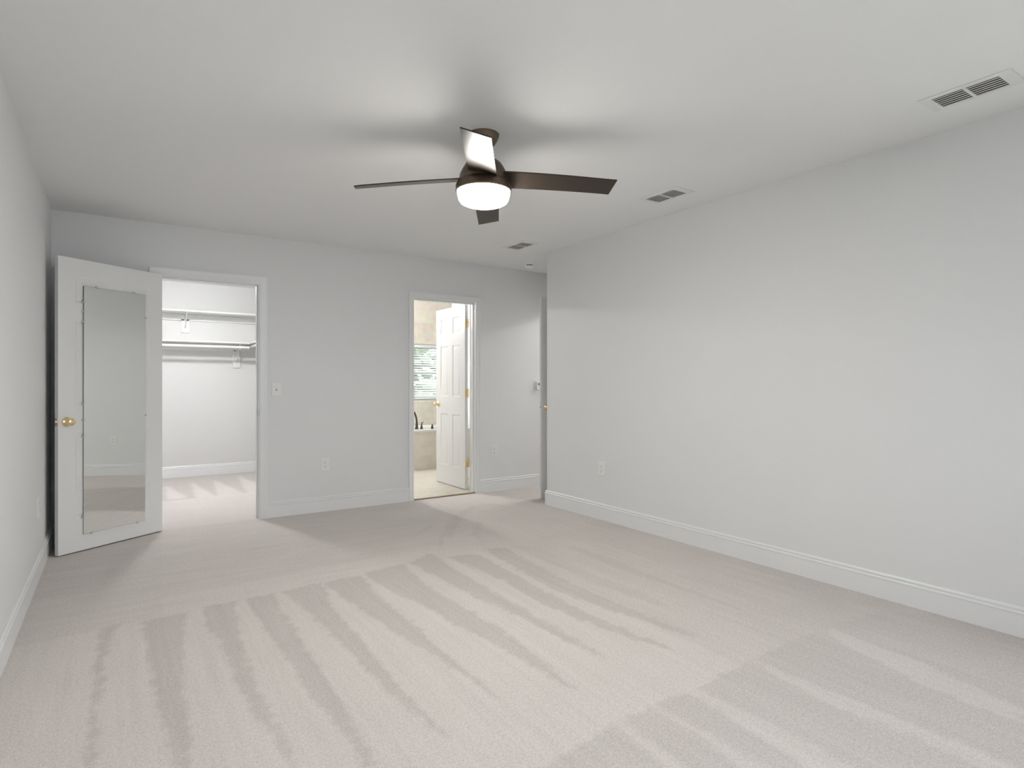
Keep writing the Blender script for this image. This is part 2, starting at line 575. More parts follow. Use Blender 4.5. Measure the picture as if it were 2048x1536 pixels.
def baseboard(name, pts, label, z=0.0):
    """pts: polyline on the wall face; the board stands on the left of the direction of travel"""
    P = [Vector((x, y)) for x, y in pts]
    rings = []
    for i, p in enumerate(P):
        ds = []
        if i > 0:
            ds.append((P[i] - P[i - 1]).normalized())
        if i < len(P) - 1:
            ds.append((P[i + 1] - P[i]).normalized())
        ns = [Vector((-q.y, q.x)) for q in ds]
        n = ns[0] if len(ns) == 1 else (ns[0] + ns[1]) / (1 + ns[0].dot(ns[1]))
        rings.append([(p.x + n.x * t, p.y + n.y * t, zz + z) for t, zz in BP])
    struct(MB().loft(rings).build(name, M['trim'], smooth=0.5), label, 'baseboard')


CW = 0.063           # closet casing width
BW = 0.054           # bath casing width
baseboard('baseboard_back', [(BAO[0] - BW - 0.004, B), (CLO[1] + CW + 0.004, B)], 'white baseboard between the closet and bathroom doorways')
baseboard('baseboard_recess', [(EX, B), (BAO[1] + BW + 0.004, B)], 'white baseboard right of the bathroom doorway')
baseboard('baseboard_corner', [(CLO[0] - CW - 0.004, B), (L, B)], 'white baseboard in the corner behind the mirrored door')
baseboard('baseboard_left', [(L, B - 0.017), (L, NEAR)], 'white baseboard along the left wall')
baseboard('baseboard_right', [(R, NEAR), (R, RC), (EX, RC)],
          'long white baseboard along the right wall')
baseboard('baseboard_near', [(L + 0.017, NEAR), (R - 0.017, NEAR)], 'white baseboard under the added windows of the near wall')
baseboard('baseboard_closet', [(CR, CB), (L, CB)], 'white baseboard along the closet back wall')
baseboard('baseboard_closet_right', [(CR, B + T), (CR, CB - 0.017)], 'white baseboard along the closet right wall')


# casings and jambs -----------------------------------------------------------
def casing(x0, x1, zt, w, face, out, mb, z0=0.0, flip=False):
    prof = [(0.0, 0.0), (0.0, 0.007), (0.004, 0.010), (0.012, 0.0115), (0.018, 0.0095), (0.78 * w, 0.0145), (0.88 * w, 0.017), (w, 0.017), (w, 0.0)]
    rings = []
    for u, t in prof:
        y = face + out * t
        rings.append([(x0 - u, z0, y), (x0 - u, zt + u, y), (x1 + u, zt + u, y), (x1 + u, z0, y)])
    n = len(prof)
    vs = [[mb.bm.verts.new((p[2], p[0], p[1]) if flip else (p[0], p[2], p[1])) for p in r] for r in rings]
    for i in range(n):
        a, b = vs[i], vs[(i + 1) % n]
        for k in range(3):
            mb.bm.faces.new((a[k], a[k + 1], b[k + 1], b[k]))
    for k in (0, 3):
        mb.bm.faces.new([v[k] for v in vs])
    return mb


def door_trim(name, x0, x1, zt, w, stop_y, label):
    mb = MB()
    casing(x0 - 0.004, x1 + 0.004, zt + 0.004, w, B, -1, mb)
    casing(x0 - 0.004, x1 + 0.004, zt + 0.004, w, B + T, 1, mb)
    y0, y1 = B - 0.001, B + T + 0.001
    mb.box(x0 - J, x0, y0, y1, 0, zt).box(x1, x1 + J, y0, y1, 0, zt).box(x0 - J, x1 + J, y0, y1, zt, zt + J)
    s0, s1 = stop_y
    mb.box(x0, x0 + 0.011, s0, s1, 0, zt - 0.011).box(x1 - 0.011, x1, s0, s1, 0, zt - 0.011).box(x0, x1, s0, s1, zt - 0.011, zt)
    return struct(mb.build(name, M['trim'], smooth=0.5), label, 'door frame')


t1 = door_trim('trim_1', *CLO, CW, (B + 0.042, B + 0.076), 'white casing and jamb of the closet doorway')
MB().box(CLO[1] - 0.0015, CLO[1] + 0.001, B + 0.004, B + 0.034, 0.885, 0.945).box(CLO[1] - 0.003, CLO[1], B - 0.012, B + 0.006, 0.90, 0.93)\
    .build('strike_plate', M['steel'], t1, bevel=0.0006)
t2 = door_trim('trim_2', *BAO, BW, (B + 0.044, B + 0.078), 'white casing and jamb of the bathroom doorway')
MB().box(BAO[0], BAO[1], B - 0.002, B + 0.013, 0.0, 0.012).build('gap_strip', M['floor_gap'], t2, bevel=0.003)  # brown strip stands in for the dark gap between carpet and tile
mb = MB()
casing(ENO[0] - 0.004, ENO[1] + 0.004, ENO[2] + 0.004, 0.05, EX, -1, mb, flip=True)
casing(ENO[0] - 0.004, ENO[1] + 0.004, ENO[2] + 0.004, 0.05, EX + T, 1, mb, flip=True)
mb.box(EX - 0.001, EX + T + 0.001, ENO[0] - J, ENO[0], 0, ENO[2]).box(EX - 0.001, EX + T + 0.001, ENO[1], ENO[1] + J, 0, ENO[2])
mb.box(EX - 0.001, EX + T + 0.001, ENO[0] - J, ENO[1] + J, ENO[2], ENO[2] + J)
struct(mb.build('trim_3', M['trim'], smooth=0.5), 'white casing and jamb of the entry doorway', 'door frame')

# ------------------------------------------------------------------ doors
ROWS = [(0.233, 0.826), (1.02, 1.60), (1.725, 1.918)]


def door_mesh(w, cols, z0=0.008, z1=2.03, th=0.035):
    """local x from hinge to free edge, visible face at y = 0, body towards -y, six moulded panels a side"""
    mb = MB()
    bm = mb.bm
    xs = [0.0] + [v for c in cols for v in c] + [w]
    zs = [z0] + [v for r in ROWS for v in r] + [z1]
    for side in (0, 1):
        y = 0.0 if side == 0 else -th
        sgn = -1 if side == 0 else 1
        vv = {}
        for i, x in enumerate(xs):
            for k, z in enumerate(zs):
                vv[i, k] = bm.verts.new((x, y, z))
        for i in range(len(xs) - 1):
            for k in range(len(zs) - 1):
                if i % 2 == 1 and k % 2 == 1:
                    prev = [vv[i, k], vv[i + 1, k], vv[i + 1, k + 1], vv[i, k + 1]]
                    for ins, dep in ((0.012, 0.0055), (0.019, 0.0065), (0.044, 0.0018), (0.047, 0.0018)):
                        a, b, c, d = xs[i] + ins, xs[i + 1] - ins, zs[k] + ins, zs[k + 1] - ins
                        cur = [bm.verts.new((px, y + sgn * dep, pz)) for px, pz in ((a, c), (b, c), (b, d), (a, d))]
                        for q in range(4):
                            r = (q + 1) % 4
                            bm.faces.new((prev[q], prev[r], cur[r], cur[q]))
                        prev = cur
                    bm.faces.new(prev)
                else:
                    bm.faces.new((vv[i, k], vv[i + 1, k], vv[i + 1, k + 1], vv[i, k + 1]))
        if side == 0:
            first = vv
    nx, nz = len(xs) - 1, len(zs) - 1
    loop = [(i, 0) for i in range(nx)] + [(nx, k) for k in range(nz)] + [(i, nz) for i in range(nx, 0, -1)] + [(0, k) for k in range(nz, 0, -1)]
    for a, b in zip(loop, loop[1:] + loop[:1]):
        bm.faces.new((first[a], first[b], vv[b], vv[a]))
    return mb


KNOB = [(0.0, 0.0), (0.032, 0.0), (0.0325, 0.002), (0.031, 0.005), (0.024, 0.0085), (0.016, 0.011), (0.0125, 0.015), (0.012, 0.026),
        (0.016, 0.031), (0.0225, 0.035), (0.0262, 0.042), (0.0268, 0.049), (0.0245, 0.056), (0.017, 0.0605), (0.008, 0.062), (0.0, 0.062)]


def knobs(door, s, z, th=0.035):
    MB().lathe(KNOB, 36, Matrix.Translation((s, 0, z)) @ Matrix.Rotation(-PI / 2, 4, 'X')).build('door_knob', M['brass'], door, smooth=1.2)
    MB().lathe(KNOB, 36, Matrix.Translation((s, -th, z)) @ Matrix.Rotation(PI / 2, 4, 'X')).build('door_knob', M['brass'], door, smooth=1.2)


def latch(door, w, z, bolt=True, th=0.035):
    p = MB().box(w - 0.001, w + 0.0015, -th / 2 - 0.0125, -th / 2 + 0.0125, z - 0.028, z + 0.028).build('latch_plate', M['brass'], door, bevel=0.0008)
    if bolt:
        MB().loft([[(w + 0.001, -th / 2 - 0.006, z - 0.0085), (w + 0.001, -th / 2 + 0.006, z - 0.0085), (w + 0.001, -th / 2 + 0.006, z + 0.0085), (w + 0.001, -th / 2 - 0.006, z + 0.0085)],
                   [(w + 0.004, -th / 2 - 0.006, z - 0.0085), (w + 0.011, -th / 2 + 0.006, z - 0.0085), (w + 0.011, -th / 2 + 0.006, z + 0.0085), (w + 0.004, -th / 2 - 0.006, z + 0.0085)]])\
            .build('latch_bolt', M['steel'], p, bevel=0.001)


def hinges(door, zs, bx, by, th=0.035):
    for z in zs:
        h = MB().box(-0.0022, 0.0006, -th + 0.001, -0.003, z - 0.044, z + 0.044).build('hinge', M['brass'], door, bevel=0.0006)
        b = MB()
        for k in range(5):
            z0 = z - 0.044 + k * 0.0178
            b.lathe([(0.0062, z0), (0.0062, z0 + 0.0168)], 14, Matrix.Translation((bx, by, 0)))
        b.lathe([(0.0042, z - 0.049), (0.0042, z + 0.049)], 12, Matrix.Translation((bx, by, 0)))
        b.build('hinge_barrel', M['brass'], h)


# closet door, standing open against the left corner
W1 = 0.758
d1 = door_mesh(W1, [(0.102, 0.314), (0.438, 0.650)]).build('door_1', M['door'], smooth=0.3)
d1.location = (0.301, 5.426, 0)
d1.rotation_euler = (0, 0, math.radians(180 + 34.2))
struct(d1, 'white panelled closet door standing open with a tall mirror on it', 'door')
knobs(d1, 0.704, 0.908)
latch(d1, W1, 0.908)
hinges(d1, (0.25, 1.03, 1.80), -0.006, -0.036)

# bathroom door, open inwards
W2 = 0.69
d2 = door_mesh(W2, [(0.108, 0.290), (0.394, 0.578)], z0=0.022, z1=2.026).build('door_2', M['door'], smooth=0.3)
d2.location = (3.146, 5.628, 0)
d2.rotation_euler = (0, 0, PI / 2)
struct(d2, 'white six-panel bathroom door open into the bright bathroom', 'door')
knobs(d2, 0.632, 0.93)
latch(d2, W2, 0.93)
hinges(d2, (0.305, 1.065, 1.825), -0.008, -0.039)
MB().tube([(-0.001, -0.02, 0.135), (-0.012, -0.022, 0.135), (-0.02, -0.03, 0.135)], 0.006, 10).build('door_stop', M['trim'], d2)

# entry door, seen almost edge-on past the wall corner
W3 = 0.762
d3 = door_mesh(W3, [(0.110, 0.325), (0.437, 0.652)], z0=0.012, z1=2.045).build('door_3', M['door'], smooth=0.3)
d3.location = (4.322, 4.672, 0)
d3.rotation_euler = (0, 0, math.atan2(0.19, -0.982))
struct(d3, 'white entry door seen edge-on beside the corner of the right wall', 'door')
knobs(d3, 0.702, 0.93)
MB().lathe([(0.0085, -0.0015), (0.0085, 0.0015)], 18, Matrix.Translation((W3, -0.0175, 0.93)) @ Matrix.Rotation(PI / 2, 4, 'Y')).build('latch_hole', M['slot'], d3)
hinges(d3, (0.25, 1.03, 1.80), -0.008, -0.036)

# tall mirror clipped on the closet door -----------------------------------------
dm = empty('door_mirror', d1.location, d1.rotation_euler)
tag(dm, 'tall frameless mirror clipped to the open closet door', 'mirror')
S0, S1, Z0, Z1 = 0.145, 0.599, 0.118, 1.848
TILT = math.tan(math.radians(0.17))   # the sheet leans out a hair at the top


def sheet(g, y0, y1):
    return MB().loft([[(S0 + g, y0, z + Z0), (S1 - g, y0, z + Z0), (S1 - g, y1 + z * TILT, z + Z0), (S0 + g, y1 + z * TILT, z + Z0)] for z in (g, Z1 - Z0 - g)])


sheet(0.0, 0.0004, 0.0040).build('mirror_backing', M['mirror_edge'], dm)
g = 0.0012
MB().loft([[(S0 + g, 0.0038 + z * TILT, z + Z0), (S1 - g, 0.0038 + z * TILT, z + Z0), (S1 - g, 0.0050 + z * TILT, z + Z0), (S0 + g, 0.0050 + z * TILT, z + Z0)] for z in (g, Z1 - Z0 - g)])\
    .build('mirror_glass', M['mirror'], dm)
for s, z, ax in [(S1, 1.735, 's'), (S1, 1.667, 's'), (S1, 1.599, 's'), (S1, 1.029, 's'), (S1, 0.915, 's'), (S1, 0.801, 's'), (S1, 0.235, 's'), (S0, 1.672, 's'), (S0, 0.927, 's'),  # free-edge clips stand in for shaded gaps over the panel recesses
                 (0.542, Z0, 'z'), (0.205, Z0, 'z'), (0.51, Z1, 'z'), (0.235, Z1, 'z')]:
    c = MB()
    y1 = 0.0052 + (z - Z0) * TILT
    if ax == 's':
        k = 1 if s == S1 else -1
        c.box(min(s - k * 0.007, s + k * 0.010), max(s - k * 0.007, s + k * 0.010), y1, y1 + 0.002, z - 0.005, z + 0.005)
        c.box(min(s, s + k * 0.010), max(s, s + k * 0.010), 0.0002, y1 + 0.0003, z - 0.005, z + 0.005)
    else:
        k = 1 if z == Z1 else -1
        c.box(s - 0.006, s + 0.006, y1, y1 + 0.002, min(z - k * 0.007, z + k * 0.010), max(z - k * 0.007, z + k * 0.010))
        c.box(s - 0.006, s + 0.006, 0.0002, y1 + 0.0003, min(z, z + k * 0.010), max(z, z + k * 0.010))
    c.build('mirror_clip_gap', M['clip_gap'], dm)

# ------------------------------------------------------------------ ceiling fan
FX, FY = 1.563, 2.600
fan = empty('ceiling_fan', (FX, FY, H))
tag(fan, 'dark bronze four-blade ceiling fan with a lit glass bowl', 'ceiling fan')
MB().lathe([(0.0, -0.062), (0.030, -0.062), (0.045, -0.058), (0.060, -0.046), (0.071, -0.028), (0.078, -0.010), (0.080, 0.0), (0.0, 0.0)], 48)\
    .build('canopy', M['bronze'], fan)
MB().lathe([(0.0, -0.15), (0.022, -0.15), (0.022, -0.055), (0.0, -0.055)], 28).build('downrod', M['bronze'], fan)
MB().lathe([(0.0, -0.132), (0.050, -0.132), (0.074, -0.138), (0.092, -0.152), (0.108, -0.178), (0.121, -0.204), (0.126, -0.226), (0.127, -0.240),
            (0.137, -0.252), (0.1425, -0.262), (0.1425, -0.288), (0.139, -0.292), (0.0, -0.292)], 64).build('motor_housing', M['bronze'], fan)
MB().lathe([(0.0, -0.358), (0.070, -0.357), (0.104, -0.353), (0.119, -0.345), (0.127, -0.333), (0.132, -0.315), (0.136, -0.291), (0.0, -0.289)], 64)\
    .build('light_bowl', M['bowl'], fan, smooth=1.2)


def blade_bm():
    mb = MB()
    pit = math.radians(-13.5)
    rings = []
    S = [0.095, 0.12, 0.16, 0.22, 0.30, 0.38, 0.46, 0.54, 0.61, 0.66]
    for s in S:
        k = (s - 0.095) / 0.575
        half = 0.073 - 0.009 * k
        bow = 0.003 * math.sin(PI * k)
        zc = -0.232 - 0.040 * k
        ring = []
        for t, dz in ((-1, 0), (-0.5, 0), (0, 0), (0.5, 0), (1, 0), (1, 0.006), (0.5, 0.0065), (0, 0.0065), (-0.5, 0.0065), (-1, 0.006)):
            yy = t * half - bow * 0.6
            xx = s + (0.012 * -t if s == S[-1] else 0.0)
            ring.append((xx, yy * math.cos(pit) - 0, zc + yy * math.sin(pit) + dz + 0.003 * math.sin(PI * k)))
        rings.append(ring)
    return mb.loft(rings)


bl = blade_bm().build('fan_blade', M['blade'], fan, smooth=0.5)
a0 = math.atan2(-math.cos(YAW), -math.sin(YAW))
bl.rotation_euler = (0, 0, a0)
for k in range(1, 4):
    c = bl.copy()
    COL.objects.link(c)
    c.parent = fan
    c.rotation_euler = (0, 0, a0 + k * PI / 2)

# ------------------------------------------------------------------ ceiling vents
VG = 'ceiling air vents along the right wall'


def make_vent():
    root = empty('ceiling_vent')
    # frame lies under the ceiling (z = 0 at the ceiling), long side along y
    w, l, fw = 0.092, 0.168, 0.028
    f = MB()
    ow, ol = w, l
    iw, il = 0.066, 0.122
    outer = [(-ow, -ol), (ow, -ol), (ow, ol), (-ow, ol)]
    mid = [(-iw - 0.006, -il - 0.006), (iw + 0.006, -il - 0.006), (iw + 0.006, il + 0.006), (-iw - 0.006, il + 0.006)]
    inn = [(-iw, -il), (iw, -il), (iw, il), (-iw, il)]
    rings = [[(x, y, -0.0005) for x, y in outer], [(x, y, -0.003) for x, y in outer], [(x, y, -0.008) for x, y in mid], [(x, y, -0.006) for x, y in inn], [(x, y, -0.0005) for x, y in inn]]
    f.loft(rings, cap=False)
    f.box(-iw, iw, -0.006, 0.006, -0.0065, -0.0015)
    f.build('frame', M['plate'], root, smooth=0.3)
    s = MB()
    n = 6
    for k in range(n):
        x = -iw + (k + 0.62) * 2 * iw / n
        for y0, y1 in ((-il, -0.006), (0.006, il)):
            s.loft([[(x - 0.0070, y, -0.0068), (x - 0.0066, y, -0.0076), (x + 0.0056, y, -0.0052), (x + 0.0052, y, -0.0044)] for y in (y0, y1)])
    s.build('slats', M['plate'], root)
    MB().box(-iw, iw, -il, il, -0.0012, -0.0004).build('duct_opening', M['slot'], root)
    for yy in (-0.145, 0.145):
        MB().lathe([(0.0, -0.0095), (0.003, -0.0085), (0.0042, -0.0062), (0.0042, -0.004)], 12, Matrix.Translation((0.04 if yy > 0 else -0.04, yy, 0))).build('screw', M['plate'], root)
    return root


v0 = make_vent()
for i, (y, lab) in enumerate(((1.036, 'white ceiling vent nearest the camera, in the upper right corner'),
                              (2.753, 'white ceiling vent right of the ceiling fan, above the long right wall'),
                              (4.488, 'white ceiling vent farthest away, just before the smoke detector'))):
    o = v0 if i == 0 else copy_tree(v0)
    o.location = (3.092, y, H)
    tag(o, lab, 'vent', VG)

# smoke detector -------------------------------------------------------------------
sd = empty('smoke_detector', (3.649, 5.127, H))
tag(sd, 'small round white smoke detector on the ceiling', 'smoke detector')
MB().lathe([(0.0, -0.012), (0.060, -0.012), (0.064, -0.009), (0.064, 0.0), (0.0, 0.0)], 40).build('base', M['white_plastic'], sd)
MB().lathe([(0.0, -0.048), (0.020, -0.048), (0.032, -0.045), (0.041, -0.038), (0.043, -0.030), (0.050, -0.024), (0.053, -0.012), (0.0, -0.012)], 40).build('cover', M['white_plastic'], sd)
sl = MB()
for k in range(3):
    a0s = -PI / 2 - YAW + (k - 1) * 0.42
    sl.loft([[((r_ * math.cos(a0s + t)), (r_ * math.sin(a0s + t)), z_) for r_, z_ in ((0.0512, -0.0232), (0.0542, -0.0135), (0.0515, -0.0133), (0.0490, -0.0230))] for t in np.linspace(-0.17, 0.17, 5)])
sl.build('sensor_slot', M['slot'], sd)

# ------------------------------------------------------------------ wall plates


def rrect(w, h, r, n=5):
    pts = []
    for cx, cy, a in ((w - r, h - r, 0), (-w + r, h - r, PI / 2), (-w + r, -h + r, PI), (w - r, -h + r, 1.5 * PI)):
        for k in range(n + 1):
            t = a + k * PI / 2 / n
            pts.append((cx + r * math.cos(t), cy + r * math.sin(t)))
    return pts


def plate_mb(w=0.040, h=0.062, t=0.006):
    mb = MB()
    mb.loft([[(x, 0, z) for x, z in rrect(w, h, 0.004)], [(x, -t * 0.5, z) for x, z in rrect(w, h, 0.004)], [(x, -t, z) for x, z in rrect(w - 0.005, h - 0.005, 0.003)]])
    return mb


def make_outlet():
    root = empty('wall_outlet')
    plate_mb().build('cover_plate', M['plate'], root, smooth=0.4)
    for zc in (0.0195, -0.0195):
        sh = rrect(0.0168, 0.0142, 0.009)
        r = MB().loft([[(x, -0.0055, z + zc) for x, z in sh], [(x, -0.0078, z + zc) for x, z in sh]]).build('receptacle', M['plate'], root, smooth=0.4)
        s = MB().box(-0.0078, -0.0050, -0.0081, -0.0075, zc - 0.001, zc + 0.009).box(0.0050, 0.0078, -0.0081, -0.0075, zc, zc + 0.008)
        s.lathe([(0.0028, 0.0075), (0.0028, 0.0081)], 12, Matrix.Translation((0, 0, zc - 0.0075)) @ Matrix.Rotation(PI / 2, 4, 'X'))
        s.build('socket_slots', M['slot'], r)
    MB().lathe([(0.0032, 0.0055), (0.0032, 0.0068), (0.0, 0.0072)], 14, Matrix.Rotation(PI / 2, 4, 'X')).build('screw', M['plate'], root)
    return root


ol0 = make_outlet()
OG = 'wall outlets above the baseboards'
for i, (loc, rz, lab) in enumerate((((1.590, B, 0.427), 0, 'white wall outlet between the closet and bathroom doorways'),
                                    ((3.417, B, 0.438), 0, 'white wall outlet right of the bathroom doorway'),
                                    ((R, 3.802, 0.436), -PI / 2, 'white wall outlet on the long right wall'),
                                    ((L, 4.570, 0.420), PI / 2, 'white wall outlet low on the left wall, left of the mirrored door'))):
    o = ol0 if i == 0 else copy_tree(ol0)
    o.location, o.rotation_euler = loc, (0, 0, rz)
    tag(o, lab, 'outlet', OG)

sw = empty('light_switch', (1.166, B, 1.119))
tag(sw, 'white toggle light switch beside the closet doorway', 'light switch')
plate_mb(0.040, 0.060).build('cover_plate', M['plate'], sw, smooth=0.4)
MB().box(-0.0055, 0.0055, -0.0064, -0.0058, -0.0125, 0.0125).build('toggle_slot', M['slot'], sw)
MB().loft([[(-0.0042, -0.006, -0.004), (0.0042, -0.006, -0.004), (0.0042, -0.006, 0.007), (-0.0042, -0.006, 0.007)],
           [(-0.0034, -0.018, 0.006), (0.0034, -0.018, 0.006), (0.0034, -0.017, 0.012), (-0.0034, -0.017, 0.012)]]).build('toggle', M['plate'], sw)
for z in (0.030, -0.030):
    MB().lathe([(0.0032, 0.0055), (0.0032, 0.0068), (0.0, 0.0072)], 14, Matrix.Translation((0, 0, z)) @ Matrix.Rotation(PI / 2, 4, 'X')).build('screw', M['plate'], sw)

th = empty('thermostat', (4.025, B, 1.148))
tag(th, 'small white thermostat on the back wall, half hidden by the entry door', 'thermostat')
MB().loft([[(x, 0, z) for x, z in rrect(0.072, 0.056, 0.01)], [(x, -0.006, z) for x, z in rrect(0.072, 0.056, 0.01)]]).build('wall_plate', M['plate'], th, smooth=0.4)
MB().loft([[(x, -0.006, z) for x, z in rrect(0.055, 0.047, 0.012)], [(x, -0.024, z) for x, z in rrect(0.054, 0.046, 0.012)], [(x, -0.029, z) for x, z in rrect(0.048, 0.040, 0.010)]])\
    .build('body', M['plate'], th, smooth=0.5)
MB().box(-0.036, 0.03, -0.0297, -0.0288, 0.004, 0.026).build('display', M['slot'], th, bevel=0.0002)
MB().box(-0.03, 0.024, -0.0305, -0.0288, -0.022, -0.010).build('button', M['plate'], th, bevel=0.0006)

# ------------------------------------------------------------------ closet fittings
WH = M['shelf']


def bracket(root, x, ztop, face, depth, rod=True):
    """wood block on the wall with a metal shelf bracket; wall face at y = face, shelf underside at ztop"""
    b = MB().box(x - 0.045, x + 0.045, face - 0.018, face, ztop - 0.24 if not rod else ztop - 0.30, ztop - 0.07).build('bracket_block', WH, root, bevel=0.002)
    m = MB()
    low = ztop - (0.20 if not rod else 0.25)
    m.box(x - 0.010, x + 0.010, face - 0.021, face - 0.018, low, ztop)
    m.box(x - 0.010, x + 0.010, face - depth + 0.01, face - 0.018, ztop - 0.003, ztop)
    m.tube([(x, face - 0.020, low + 0.02), (x, face - depth * 0.5, ztop - 0.09), (x, face - depth + 0.05, ztop - 0.012)], 0.006, 8)
    if rod:
        m.tube([(x, face - depth + 0.04, ztop - 0.004), (x, face - depth + 0.040, ztop - 0.045), (x, face - depth + 0.036, ztop - 0.062), (x, face - depth + 0.014, ztop - 0.071),
                (x, face - depth - 0.004, ztop - 0.066)], 0.005, 8)
    m.build('bracket_arm', WH, root)


SD = 0.30
sh1 = empty('closet_shelf', (0, 0, 0))
tag(sh1, 'upper white closet shelf running across the closet back wall', 'shelf', 'closet shelves')
ZU, ZL = 2.046, 1.678
MB().box(L + 0.001, CR - 0.001, CB - SD, CB - 0.001, ZU, ZU + 0.018).build('board', WH, sh1, bevel=0.001)
MB().box(L + 0.001, CR - 0.001, CB - 0.018, CB - 0.0005, ZU - 0.088, ZU).build('cleat', WH, sh1, bevel=0.002)
bracket(sh1, 0.716, ZU, CB, SD, rod=False)

sh2 = empty('closet_shelf', (0, 0, 0))
tag(sh2, 'lower white closet shelf above the hanging rod on the closet back wall', 'shelf', 'closet shelves')
MB().box(L + 0.001, CR - 0.001, CB - SD, CB - 0.001, ZL, ZL + 0.018).build('board', WH, sh2, bevel=0.001)
MB().box(L + 0.001, CR - 0.001, CB - 0.018, CB - 0.0005, ZL - 0.088, ZL).build('cleat', WH, sh2, bevel=0.002)
bracket(sh2, 1.309, ZL, CB, SD)

sh3 = empty('closet_shelf', (0, 0, 0))
tag(sh3, 'white closet shelf along the closet right wall, meeting the lower back shelf', 'shelf', 'closet shelves')
MB().box(CR - SD, CR - 0.001, B + T + 0.5, CB - SD - 0.001, ZL, ZL + 0.018).build('board', WH, sh3, bevel=0.001)
MB().box(CR - 0.018, CR - 0.0005, B + T + 0.5, CB - SD - 0.001, ZL - 0.088, ZL).build('cleat', WH, sh3, bevel=0.002)

r1 = empty('closet_rod', (0, 0, 0))
tag(r1, 'white hanging rod under the lower shelf along the closet back wall', 'closet rod', 'closet rods')
MB().tube([(L + 0.002, CB - SD + 0.014, ZL - 0.048), (1.40, CB - SD + 0.014, ZL - 0.048)], 0.0165, 18).build('pole', WH, r1)
MB().lathe([(0.022, 0), (0.024, 0.004), (0.024, 0.012), (0.018, 0.014)], 20, Matrix.Translation((1.398, CB - SD + 0.014, ZL - 0.048)) @ Matrix.Rotation(PI / 2, 4, 'Y')).build('end_cap', WH, r1)
r2 = empty('closet_rod', (0, 0, 0))
tag(r2, 'white hanging rod along the closet right wall, meeting the back wall', 'closet rod', 'closet rods')
MB().tube([(1.455, B + T + 0.5, ZL - 0.03), (1.455, CB - 0.020, ZL - 0.03)], 0.0165, 18).build('pole', WH, r2)
MB().lathe([(0.017, 0), (0.030, 0.001), (0.030, 0.012), (0.020, 0.016), (0.017, 0.016)], 24, Matrix.Translation((1.455, CB - 0.018, ZL - 0.03)) @ Matrix.Rotation(PI / 2, 4, 'X')).build('rod_socket', M['steel'], r2)


# ceiling lamps of the neighbouring rooms ----------------------------------------------
def bulb_light(x, y, glow, label, rad=0.048):
    r = empty('ceiling_light', (x, y, H))
    tag(r, label, 'ceiling light')
    MB().lathe([(0.0, -0.018), (0.060, -0.018), (0.065, -0.012), (0.065, 0.0), (0.0, 0.0)], 40).build('base', M['plate'], r)
    MB().lathe([(0.0, -0.075), (0.026, -0.075), (0.036, -0.045), (0.040, -0.018), (0.0, -0.018)], 30).build('lampholder', M['plate'], r)
    q = [(0.024, -0.074)] + [(rad * math.sin(t), -0.135 + rad * math.cos(t)) for t in np.linspace(0.6, PI, 14)]
    MB().lathe(q, 32).build('bulb', glow, r, smooth=1.0)


cl = empty('ceiling_light', (0.66, 7.0, H))
tag(cl, 'round lit glass dome light on the closet ceiling', 'ceiling light')
MB().lathe([(0.0, -0.085), (0.122, -0.085), (0.124, -0.080), (0.100, -0.070), (0.030, -0.055), (0.028, -0.012), (0.062, -0.010), (0.065, 0.0), (0.0, 0.0)], 40).build('base', M['plate'], cl)
MB().lathe([(0.0, -0.152), (0.035, -0.150), (0.070, -0.141), (0.098, -0.123), (0.112, -0.103), (0.116, -0.086), (0.0, -0.086)], 40).build('glass_dome', M['closet_glow'], cl, smooth=1.0)
bulb_light(2.45, 7.75, M['bath_glow'], 'round lit bulb in a white holder on the bathroom ceiling', 0.07)
bulb_light(5.24, 4.95, M['hall_glow'], 'round lit bulb in a white holder on the hall ceiling', 0.07)

# ------------------------------------------------------------------ bathroom
tub = empty('bathtub', (0, 0, 0))
tag(tub, 'white drop-in bathtub in a beige tiled surround', 'bathtub')
TX0, TX1, TY0 = CR + 0.101, BR - 0.001, 7.32
MB().box(TX0, TX1, TY0, TY0 + 0.06, 0.014, 0.512).build('skirt', M['skirt_tile'], tub)
# rim and basin: oval hole in the deck
cx, cy, ax, ay = 2.68, 7.78, 0.68, 0.33
seg = 48
mb = MB()


def ell(f, z):
    return [(cx + ax * f * math.cos(2 * PI * k / seg), cy + ay * f * math.sin(2 * PI * k / seg), z) for k in range(seg)]


def sq(z, g=0.0):
    out = []
    x0, x1, y0, y1 = TX0 + g, TX1 - g, TY0 - 0.012 + g, BB - 0.001 - g
    for k in range(seg):
        c, s = math.cos(2 * PI * k / seg), math.sin(2 * PI * k / seg)
        sx = (x1 - cx) if c > 0 else (cx - x0)
        sy = (y1 - cy) if s > 0 else (cy - y0)
        q = max(abs(c), abs(s))
        out.append((cx + sx * c / q, cy + sy * s / q, z))
    return out


mb.loft([sq(0.513), sq(0.540), sq(0.545, 0.006), ell(1.06, 0.545), ell(1.0, 0.540)], cap=False)
mb.build('rim', M['acrylic'], tub, smooth=0.5)
mb = MB()
mb.loft([ell(1.0, 0.540), ell(0.97, 0.50), ell(0.90, 0.25), ell(0.80, 0.12), ell(0.55, 0.09), ell(0.02, 0.085)], cap=False)
mb.build('basin', M['acrylic'], tub, smooth=1.0)

